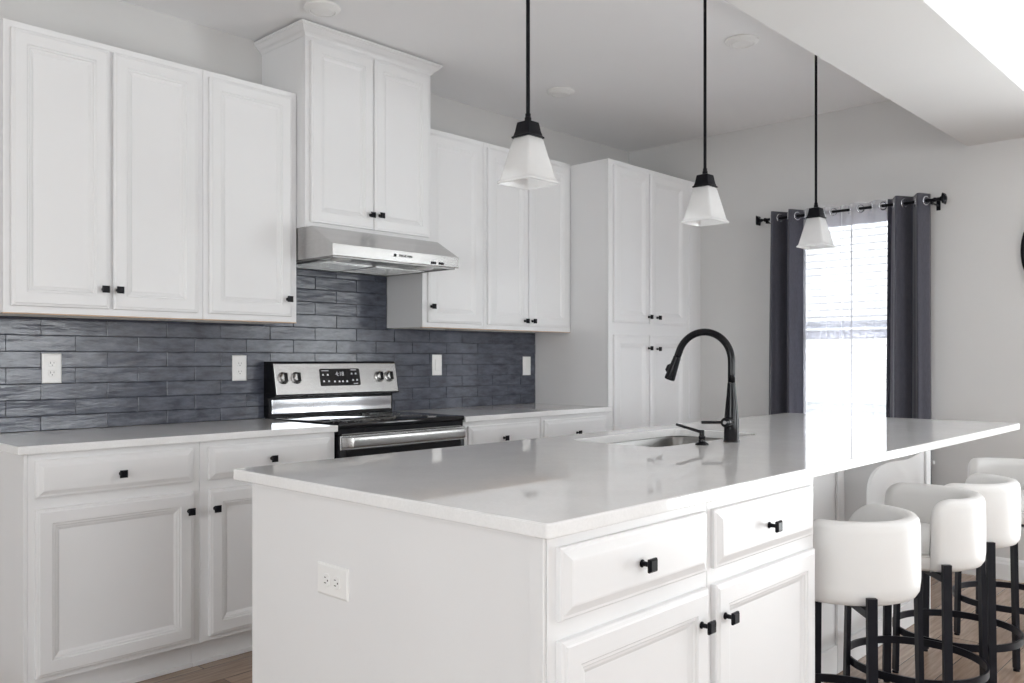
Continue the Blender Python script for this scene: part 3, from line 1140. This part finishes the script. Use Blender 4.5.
bm = new_bm()
sd = ddir * 1.0
c1 = end + tdir * 0.030 + ddir * 0.016
tube(bm, [c1, c1 + tdir * 0.006 + ddir * 0.005, c1 + tdir * 0.022 + ddir * 0.006, c1 + tdir * 0.030 + ddir * 0.0015], [0.004, 0.0075, 0.0075, 0.004], 12)
link('spray_button', bm, M_FAUCET, fc, smooth=True)
# side lever: hub points along -x side with a thin lever
hdir = Vector((-0.99, -0.12, 0)).normalized()
ldir = Vector((-0.686, 0.727, 0.0))
zc2 = 0.9845
bm = new_bm()
c0 = Vector((FX, FY, zc2))
tube(bm, [c0 - hdir * 0.030, c0 - hdir * 0.027, c0 + hdir * 0.046, c0 + hdir * 0.055, c0 + hdir * 0.058], [0.0135, 0.0165, 0.0185, 0.0170, 0.010], 22)
link('valve_hub', bm, M_FAUCET, fc, angle=0.6)
bm = new_bm()
c1 = c0 + hdir * 0.042
tube(bm, [c1 + ldir * 0.012, c1 + ldir * 0.03, c1 + ldir * 0.086, c1 + ldir * 0.088], [0.0058, 0.0052, 0.0052, 0.0035], 14)
link('lever', bm, M_FAUCET, fc, angle=0.6)
bm = new_bm()
tube(bm, [c0 + hdir * 0.0575, c0 + hdir * 0.0605], [0.0075, 0.0065], 18)
tag(link('chrome_cap', bm, M_CHROME, fc, angle=0.6), 'small chrome cap')

DX, DY = 0.337, -2.238
dp = thing('soap_dispenser', 'small black soap dispenser with an angled spout, left of the faucet', 'soap dispenser', (DX, DY, 0.914))
bm = new_bm()
lathe(bm, DX, DY, [(0.0225, 0.9142), (0.0225, 0.918), (0.019, 0.921), (0.0125, 0.925), (0.0105, 0.934), (0.0115, 0.937), (0.0115, 0.943), (0.0085, 0.946), (0.0085, 0.9625), (0.007, 0.964)], 26)
link('pump_body', bm, M_FAUCET, dp, angle=0.6)
bm = new_bm()
pd = Vector((-0.55, 0.83, 0)).normalized()
c0 = Vector((DX, DY, 0.957))
tube(bm, [c0, c0 + pd * 0.012 + Vector((0, 0, 0.003)), c0 + pd * 0.055 + Vector((0, 0, 0.016)), c0 + pd * 0.084 + Vector((0, 0, 0.025)), c0 + pd * 0.086 + Vector((0, 0, 0.0255))],
     [0.006, 0.0052, 0.0047, 0.0045, 0.003], 14)
link('nozzle', bm, M_FAUCET, dp, smooth=True)


# ================================================================ PENDANT LIGHTS
def make_pendant(x, y, label, rz=0.0):
    p = thing('pendant_light', label, 'pendant light', (x, y, ZC), rz, 'pendant lights in a row over the island')
    def L4(h, z):
        c, s = math.cos(rz), math.sin(rz)
        return [(x + c * a - s * b, y + s * a + c * b, z) for a, b in ((-h, -h), (h, -h), (h, h), (-h, h))]
    def rl(h, z, r=0.18):
        # square with softened corners
        P = rounded_rect(-h, h, -h, h, h * r, 4)
        c, s = math.cos(rz), math.sin(rz)
        return [(x + c * a - s * b, y + s * a + c * b, z) for a, b in P]
    bm = new_bm()
    lathe(bm, x, y, [(0.046, ZC - 0.0005), (0.046, ZC - 0.006), (0.040, ZC - 0.018), (0.02, ZC - 0.024), (0.012, ZC - 0.036)], 32)
    link('ceiling_canopy', bm, M_BLACK, p, angle=0.6)
    bm = new_bm()
    tube(bm, [(x, y, ZC - 0.034), (x, y, 1.962)], 0.0062, 14)
    link('rod', bm, M_BLACK, p, angle=0.6)
    bm = new_bm()
    lathe(bm, x, y, [(0.0085, 1.965), (0.0085, 1.955), (0.0105, 1.953), (0.0105, 1.942), (0.013, 1.938)], 18)
    link('collar', bm, M_BLACK, p, angle=0.6)
    bm = new_bm()
    rings(bm, [rl(h, z, 0.1) for h, z in ((0.018, 1.9405), (0.0245, 1.938), (0.0265, 1.928), (0.0295, 1.910), (0.0335, 1.8965), (0.0375, 1.893), (0.0375, 1.889), (0.034, 1.8885))])
    link('cap', bm, M_BLACK, p, angle=0.6)
    bm = new_bm()
    rings(bm, [rl(h, z, 0.16) for h, z in ((0.0325, 1.8884), (0.036, 1.880), (0.050, 1.822), (0.0635, 1.7645), (0.0655, 1.759), (0.0715, 1.7535), (0.0715, 1.748), (0.0665, 1.7475),
                                           (0.0625, 1.7565), (0.0605, 1.7655), (0.047, 1.822), (0.033, 1.879), (0.029, 1.885))], cap0=False, cap1=False)
    tag(link('glass_shade', bm, M_FROST, p, angle=0.5), 'square frosted white glass shade')
    bm = new_bm()
    lathe(bm, x, y, [(0.012, 1.885), (0.013, 1.862), (0.020, 1.845), (0.0275, 1.825), (0.028, 1.812), (0.022, 1.797), (0.008, 1.789)], 22)
    link('bulb', bm, M_FROST, p, smooth=True)
    bm = new_bm()
    lathe(bm, x, y, [(0.014, 1.8880), (0.014, 1.864), (0.010, 1.862)], 18)
    link('socket', bm, M_BLACK, p, angle=0.6)
    return p


make_pendant(-0.227, -1.96, 'black pendant with square white glass shade, nearest of three over the island')
make_pendant(0.826, -1.96, 'black pendant with square white glass shade, hanging in front of the pantry')
make_pendant(1.862, -1.96, 'black pendant with square white glass shade, hanging in front of the window')

# ================================================================ CEILING DISC LIGHTS
for (x, y, lab) in ((-0.041, -0.575, 'round white ceiling disc light above the crown-topped cabinet'),
                    (1.571, -1.721, 'round white ceiling disc light near the dropped beam'),
                    (1.575, -0.577, 'round white ceiling disc light above the two-door wall cabinet by the pantry')):
    d = thing('ceiling_light', lab, 'ceiling light', (x, y, ZC), 0, 'disc lights on the kitchen ceiling')
    bm = new_bm()
    lathe(bm, x, y, [(0.078, ZC - 0.0003), (0.080, ZC - 0.004), (0.078, ZC - 0.010), (0.060, ZC - 0.020), (0.056, ZC - 0.021), (0.054, ZC - 0.0175)], 48)
    link('trim_ring', bm, M_PLASTIC, d, angle=0.7)
    bm = new_bm()
    lathe(bm, x, y, [(0.0535, ZC - 0.015), (0.0535, ZC - 0.019), (0.04, ZC - 0.0215), (0.01, ZC - 0.0225)], 40)
    link('diffuser', bm, M_PLASTIC, d, smooth=True)

# ================================================================ BLIND, SHEERS, CURTAINS, ROD
bl = thing('window_blind', 'white horizontal slat blind inside the window behind the sheers', 'blind', (XW + 0.05, -1.65, 2.05))
bm = new_bm()
box(bm, XW + 0.022, XW + 0.078, WIN[0] + 0.006, WIN[1] - 0.006, 2.030, 2.0795, 0.003, 1)
link('headrail', bm, M_BLIND, bl)
bm = new_bm()
zz = 0.665
while zz < 2.02:
    c, s = 0.0235 * math.cos(-0.22), 0.0235 * math.sin(-0.22)
    rings(bm, [[(XW + 0.050 - c, y, zz + s), (XW + 0.050 + c, y, zz - s), (XW + 0.050 + c + 0.001, y, zz - s + 0.0028), (XW + 0.050 - c + 0.001, y, zz + s + 0.0028)]
               for y in (WIN[0] + 0.008, WIN[1] - 0.008)])
    zz += 0.0445
link('slats', bm, M_BLIND, bl)
bm = new_bm()
box(bm, XW + 0.028, XW + 0.074, WIN[0] + 0.008, WIN[1] - 0.008, 0.6215, 0.645, 0.002, 1)
link('bottom_rail', bm, M_BLIND, bl)
bm = new_bm()
for y in (-1.98, -1.65, -1.32):
    box(bm, XW + 0.0255, XW + 0.0268, y - 0.004, y + 0.004, 0.64, 2.035)
link('ladder_tape', bm, M_BLIND, bl)

RODX, RODZ = 2.933, 2.098
rd = thing('curtain_rod', 'black metal curtain rod with flared square finials above the window', 'curtain rod', (RODX, -1.65, RODZ))
bm = new_bm()
tube(bm, [(RODX, -2.172, RODZ), (RODX, -1.152, RODZ)], 0.0085, 16)
link('rod', bm, M_BLACK, rd, angle=0.6)
for s, y in ((-1, -2.172), (1, -1.152)):
    bm = new_bm()
    lathe(bm, RODX, y, [(0.012, -s * 0.004), (0.013, s * 0.006), (0.008, s * 0.010), (0.007, s * 0.020), (0.011, s * 0.024), (0.010, s * 0.032)], 18, 'y', RODZ)
    L = []
    for h, d in ((0.010, 0.032), (0.014, 0.040), (0.026, 0.047), (0.030, 0.052), (0.006, 0.066)):
        L.append([(RODX + a * h, y + s * d, RODZ + b * h) for a, b in ((-1, -1), (1, -1), (1, 1), (-1, 1))])
    rings(bm, L)
    link('finial', bm, M_BLACK, rd)
for y in (-2.160, -1.164):
    bm = new_bm()
    box(bm, XW - 0.006, XW - 0.0005, y - 0.011, y + 0.011, RODZ - 0.045, RODZ + 0.03, 0.001, 1)
    tube(bm, [(XW - 0.004, y, RODZ - 0.018), (RODX + 0.02, y, RODZ - 0.018), (RODX, y, RODZ - 0.016)], 0.005, 10)
    box(bm, RODX - 0.012, RODX + 0.012, y - 0.006, y + 0.006, RODZ - 0.026, RODZ - 0.0087, 0.001, 1)
    link('bracket', bm, M_BLACK, rd)


def curtain(name, label, cat, y0, y1, waves, amp, mat, zb, zt, phase=0.0, flare=0.0, thick=0.002, gromm=True, seed=1, sharp=1.0, group=None, gm=None):
    rnd = random.Random(seed)
    c = thing(name, label, cat, (RODX, (y0 + y1) / 2, zb), 0, group)
    bm = new_bm()
    n = waves * 22
    m = 26
    ph = [rnd.uniform(-0.25, 0.25) for _ in range(6)]
    grid = []
    for j in range(m + 1):
        t = j / m
        z = zt + (zb - zt) * t
        line = []
        for i in range(n + 1):
            u = i / n
            w = 2 * PI * waves * u + phase
            s = math.sin(w + ph[0] * t * 1.5 + ph[1] * math.sin(3 * t + u * 5) * t)
            s = math.copysign(abs(s) ** sharp, s)
            a = amp * (1 - 0.25 * t + 0.22 * math.sin(7 * u + 2.1 * ph[2] * 6) * t)
            x = RODX + a * (s + 0.16 * math.sin(3 * w + 1.7 + ph[3] * 4) * min(1, 4 * t))
            uu = u + 0.30 / (2 * PI * waves) * math.sin(2 * w) * 0.5
            y = y0 + (y1 - y0) * uu
            ym = (y0 + y1) / 2
            y = ym + (y - ym) * (1 + flare * t)
            line.append(bm.verts.new((x, y, z)))
        grid.append(line)
    for j in range(m):
        for i in range(n):
            bm.faces.new((grid[j][i], grid[j][i + 1], grid[j + 1][i + 1], grid[j + 1][i]))
    o = link('curtain_fabric', bm, mat, c, smooth=True)
    if thick:
        md = o.modifiers.new('thickness', 'SOLIDIFY')
        md.thickness = thick
        md.offset = 0
    if gromm:
        # a steel grommet wherever the cloth crosses the rod
        k = 0
        for i in range(int(-2), 2 * waves + 3):
            u = (i * PI - phase) / (2 * PI * waves)
            if 0.02 < u < 0.98:
                y = y0 + (y1 - y0) * u
                bm = new_bm()
                sl = math.cos(i * PI) * amp * 2 * PI * waves / (y1 - y0)
                nx = Vector((1, -sl, 0)).normalized()
                tx = Vector((sl, 1, 0)).normalized()
                cen = Vector((RODX, y, RODZ))
                pts = [cen + (tx * math.cos(2 * PI * q / 24) + Vector((0, 0, 1)) * math.sin(2 * PI * q / 24)) * 0.0235 for q in range(24)]
                lps = []
                for q in range(24):
                    rad = (pts[q] - cen).normalized()
                    lps.append([pts[q] + rad * 0.0042 * math.cos(2 * PI * w_ / 8) + nx * 0.0042 * math.sin(2 * PI * w_ / 8) for w_ in range(8)])
                rings(bm, lps, close=True)
                link('grommet', bm, gm or M_CHROME, c, smooth=True)
    return c


curtain('window_curtain', 'charcoal grommet curtain on the left side of the window', 'curtain', -1.402, -1.168, 2, 0.050, M_CURT, 0.03, 2.139, phase=1.2, flare=0.10, seed=3, group='charcoal curtains')
curtain('window_curtain', 'charcoal grommet curtain on the right side of the window', 'curtain', -2.140, -1.905, 2, 0.048, M_CURT, 0.03, 2.139, phase=2.5, flare=0.10, seed=8, group='charcoal curtains')
curtain('sheer_curtain', 'white see-through sheer in the left half of the window', 'curtain', -1.640, -1.400, 2, 0.030, M_SHEER, 0.05, 2.133, phase=0.8, thick=0, seed=5, group='white sheers')
curtain('sheer_curtain', 'white see-through sheer in the right half of the window', 'curtain', -1.900, -1.640, 2, 0.030, M_SHEER, 0.05, 2.133, phase=2.6, thick=0, seed=6, group='white sheers')

# ================================================================ WALL CLOCK
CY, CZ = -2.925, 1.785
ck = thing('wall_clock', 'large round black open-frame wall clock cut off by the right edge', 'clock', (XW - 0.02, CY, CZ))
def ring_yz(bm, R, r, x):
    lps = []
    for q in range(72):
        a = 2 * PI * q / 72
        rad = Vector((0, math.cos(a), math.sin(a)))
        c = Vector((x, CY, CZ)) + rad * R
        lps.append([c + rad * r * math.cos(2 * PI * w_ / 8) + Vector((1, 0, 0)) * r * 0.8 * math.sin(2 * PI * w_ / 8) for w_ in range(8)])
    rings(bm, lps, close=True)
bm = new_bm(); ring_yz(bm, 0.338, 0.012, XW - 0.0105)
link('outer_ring', bm, M_BLACK, ck, smooth=True)
bm = new_bm(); ring_yz(bm, 0.235, 0.006, XW - 0.0105)
link('inner_ring', bm, M_BLACK, ck, smooth=True)
def yz_bar(bm, ang, r0, r1, off, w, slant=0.0, x=XW - 0.0105, t=0.003):
    # facing the room (-x): clockwise seen from inside
    rd_ = Vector((0, math.sin(ang), math.cos(ang))); rd_.y *= -1
    tg = Vector((0, -math.cos(ang), -math.sin(ang)))
    o0 = Vector((0, CY, CZ)) + rd_ * r0 + tg * (off - slant)
    o1 = Vector((0, CY, CZ)) + rd_ * r1 + tg * (off + slant)
    rings(bm, [[o0 - tg * w + Vector((xx, 0, 0)), o0 + tg * w + Vector((xx, 0, 0)), o1 + tg * w + Vector((xx, 0, 0)), o1 - tg * w + Vector((xx, 0, 0))] for xx in (x - t, x + t)])
NUM = {12: 'XII', 1: 'I', 2: 'II', 3: 'III', 4: 'IIII', 5: 'V', 6: 'VI', 7: 'VII', 8: 'VIII', 9: 'IX', 10: 'X', 11: 'XI'}
for h, s in NUM.items():
    bm = new_bm()
    wd = {'I': 0.016, 'V': 0.034, 'X': 0.034}
    tot = sum(wd[c_] for c_ in s)
    o_ = -tot / 2
    a = 2 * PI * h / 12
    for c_ in s:
        m_ = o_ + wd[c_] / 2
        if c_ == 'I':
            yz_bar(bm, a, 0.24, 0.33, m_, 0.0035)
        elif c_ == 'V':
            yz_bar(bm, a, 0.24, 0.33, m_ - 0.006, 0.0035, -0.006)
            yz_bar(bm, a, 0.24, 0.33, m_ + 0.006, 0.003, 0.006)
        else:
            yz_bar(bm, a, 0.24, 0.33, m_, 0.0035, 0.012)
            yz_bar(bm, a, 0.24, 0.33, m_, 0.003, -0.012, x=XW - 0.0108)
        o_ += wd[c_]
    link('numeral', bm, M_BLACK, ck)
bm = new_bm()
for k in range(4):
    yz_bar(bm, PI / 4 + k * PI / 2, 0.03, 0.235, 0, 0.003)
lathe(bm, XW - 0.02, CY, [(0.04, 0.0), (0.04, 0.019)], 28, 'x', CZ)
link('hub', bm, M_BLACK, ck)
for nm, a, ln, w_ in (('hour_hand', 1.9, 0.14, 0.006), ('minute_hand', 5.0, 0.21, 0.004)):
    bm = new_bm()
    yz_bar(bm, a, -0.03, ln, 0, w_, x=XW - 0.024, t=0.0015)
    link(nm, bm, M_BLACK, ck)


# ================================================================ STOOLS
SR = 0.215
ZS0, ZS1 = 0.512, 0.750


def make_stool(x, y, facing, label, leg_rot=0.0, wrap=100, er=0.075):
    """facing: world angle of the open side"""
    t = thing('bar_stool', label, 'stool', (x, y, 0), 0, 'white barrel stools along the island')
    # wrapped backrest
    half = math.radians(wrap)        # half of the wrap
    back = facing + PI
    thick = 0.052
    bm = new_bm()
    N = 56
    loops = []
    for i in range(N + 1):
        u = -1 + 2 * i / N
        a = back + half * u
        # rounded ear at both ends
        arc = (1 - abs(u)) * half * SR
        k = min(1.0, arc / er)
        drop = er * (1 - math.sqrt(max(0.0, 1 - (1 - k) ** 2)))
        tk = thick * (0.30 + 0.70 * math.sqrt(max(0.0, 1 - (1 - min(1, arc / 0.03)) ** 2)))
        zt = ZS1 - drop
        rc = SR - thick / 2
        cs = []
        q = 0.02
        z0 = ZS0
        ro, ri = rc + tk / 2, rc - tk / 2
        # cross-section, outer side up, over the top, down inside
        sec = [(ri + tk * .2, z0), (ro - 0.030, z0 + 0.001), (ro - 0.012, z0 + 0.008), (ro - 0.003, z0 + 0.022), (ro, z0 + 0.05), (ro, z0 + 0.13 * (zt - z0) / 0.23),
               (ro - 0.001, zt - 0.03), (ro - 0.004, zt - 0.013), (ro - tk * .22, zt - 0.003), (rc, zt), (ri + tk * .22, zt - 0.004), (ri + 0.003, zt - 0.015), (ri, zt - 0.035),
               (ri, z0 + 0.10), (ri, z0 + 0.02)]
        for r_, z_ in sec:
            r_ = min(r_, ro) if r_ > rc else r_
            cs.append((x + r_ * math.cos(a), y + r_ * math.sin(a), z_))
        loops.append(cs)
    rings(bm, loops)
    bk = link('backrest', bm, M_LEATHER, t, smooth=True)
    # seat
    bm = new_bm()
    lathe(bm, x, y, [(0.02, ZS0), (SR - 0.045, ZS0), (SR - 0.034, ZS0 + 0.004), (SR - 0.028, ZS0 + 0.012), (SR - 0.027, ZS0 + 0.050)] , 48)
    link('seat_base', bm, M_LEATHER, t, angle=0.9)
    rs = SR - thick - 0.001
    bm = new_bm()
    lathe(bm, x, y, [(rs, ZS0 + 0.0505), (rs + 0.004, ZS0 + 0.060), (rs + 0.004, ZS0 + 0.082), (rs - 0.004, ZS0 + 0.096), (rs - 0.025, ZS0 + 0.104), (rs - 0.08, ZS0 + 0.108), (0.01, ZS0 + 0.110)], 48)
    link('seat_cushion', bm, M_LEATHER, t, smooth=True)
    bm = new_bm()
    rings(bm, [[(x + (SR - 0.026 + r_) * math.cos(2 * PI * k / 48), y + (SR - 0.026 + r_) * math.sin(2 * PI * k / 48), ZS0 + 0.0505 + z_) for k in range(48)]
               for r_, z_ in ((0, -0.0025), (0.002, 0), (0, 0.0025), (-0.002, 0))], close=True)
    tag(link('piping', bm, M_PIPING, t, smooth=True), 'piped seam')
    # frame bars under the seat
    bm = new_bm()
    for k in range(2):
        a = PI / 4 + leg_rot + k * PI / 2
        c_, s_ = math.cos(a), math.sin(a)
        R_ = SR + 0.004
        w_ = 0.014
        zz0, zz1 = (ZS0 - 0.022, ZS0 - 0.0015)
        zz0 += 0.0002 * k
        rings(bm, [[(x + c_ * q * R_ - s_ * w_ * e_, y + s_ * q * R_ + c_ * w_ * e_, z_) for e_, z_ in ((-1, zz0), (1, zz0), (1, zz1), (-1, zz1))] for q in (-1, 1)])
    link('seat_frame', bm, M_BLKMETAL, t)
    # legs: flat bars standing outside the shell
    for k in range(4):
        a = PI / 4 + leg_rot + k * PI / 2
        c_, s_ = math.cos(a), math.sin(a)
        w_ = 0.0135
        bm = new_bm()
        L = []
        for r_, z_, ww in ((SR + 0.0215, 0.010, w_), (SR + 0.0115, ZS0 - 0.02, w_), (SR + 0.011, ZS0 + 0.034, w_)):
            L.append([(x + c_ * (r_ + d) - s_ * ww * e_, y + s_ * (r_ + d) + c_ * ww * e_, z_) for d, e_ in ((-0.0075, -1), (0.0075, -1), (0.0075, 1), (-0.0075, 1))])
        rings(bm, L)
        lg = link('leg', bm, M_BLKMETAL, t)
        bm = new_bm()
        lathe(bm, x + c_ * (SR + 0.0215), y + s_ * (SR + 0.0215), [(0.012, 0.0005), (0.012, 0.008), (0.006, 0.0105)], 14)
        link('foot_pad', bm, M_BLACK, lg)
    bm = new_bm()
    zr = 0.150
    R0, R1 = SR + 0.003, SR + 0.0105
    rings(bm, [[(x + r_ * math.cos(2 * PI * k / 72), y + r_ * math.sin(2 * PI * k / 72), z_) for k in range(72)]
               for r_, z_ in ((R0, zr), (R1, zr), (R1, zr + 0.026), (R0, zr + 0.026))], close=True)
    link('foot_ring', bm, M_BLKMETAL, t, angle=0.6)
    return t


make_stool(0.355, -2.706, math.radians(88), 'white barrel bar stool with black legs, nearest the island drawers', math.radians(-3), 112, 0.12)
make_stool(0.907, -2.734, math.radians(131), 'white barrel bar stool turned so its seat shows, second from the island drawers', math.radians(-3), 99, 0.07)
make_stool(1.372, -2.732, math.radians(92), 'white barrel bar stool third from the island drawers', 0.0, 96, 0.07)
make_stool(2.020, -2.765, math.radians(150), 'white barrel bar stool farthest along, cut off by the right edge', 0.0, 100, 0.05)
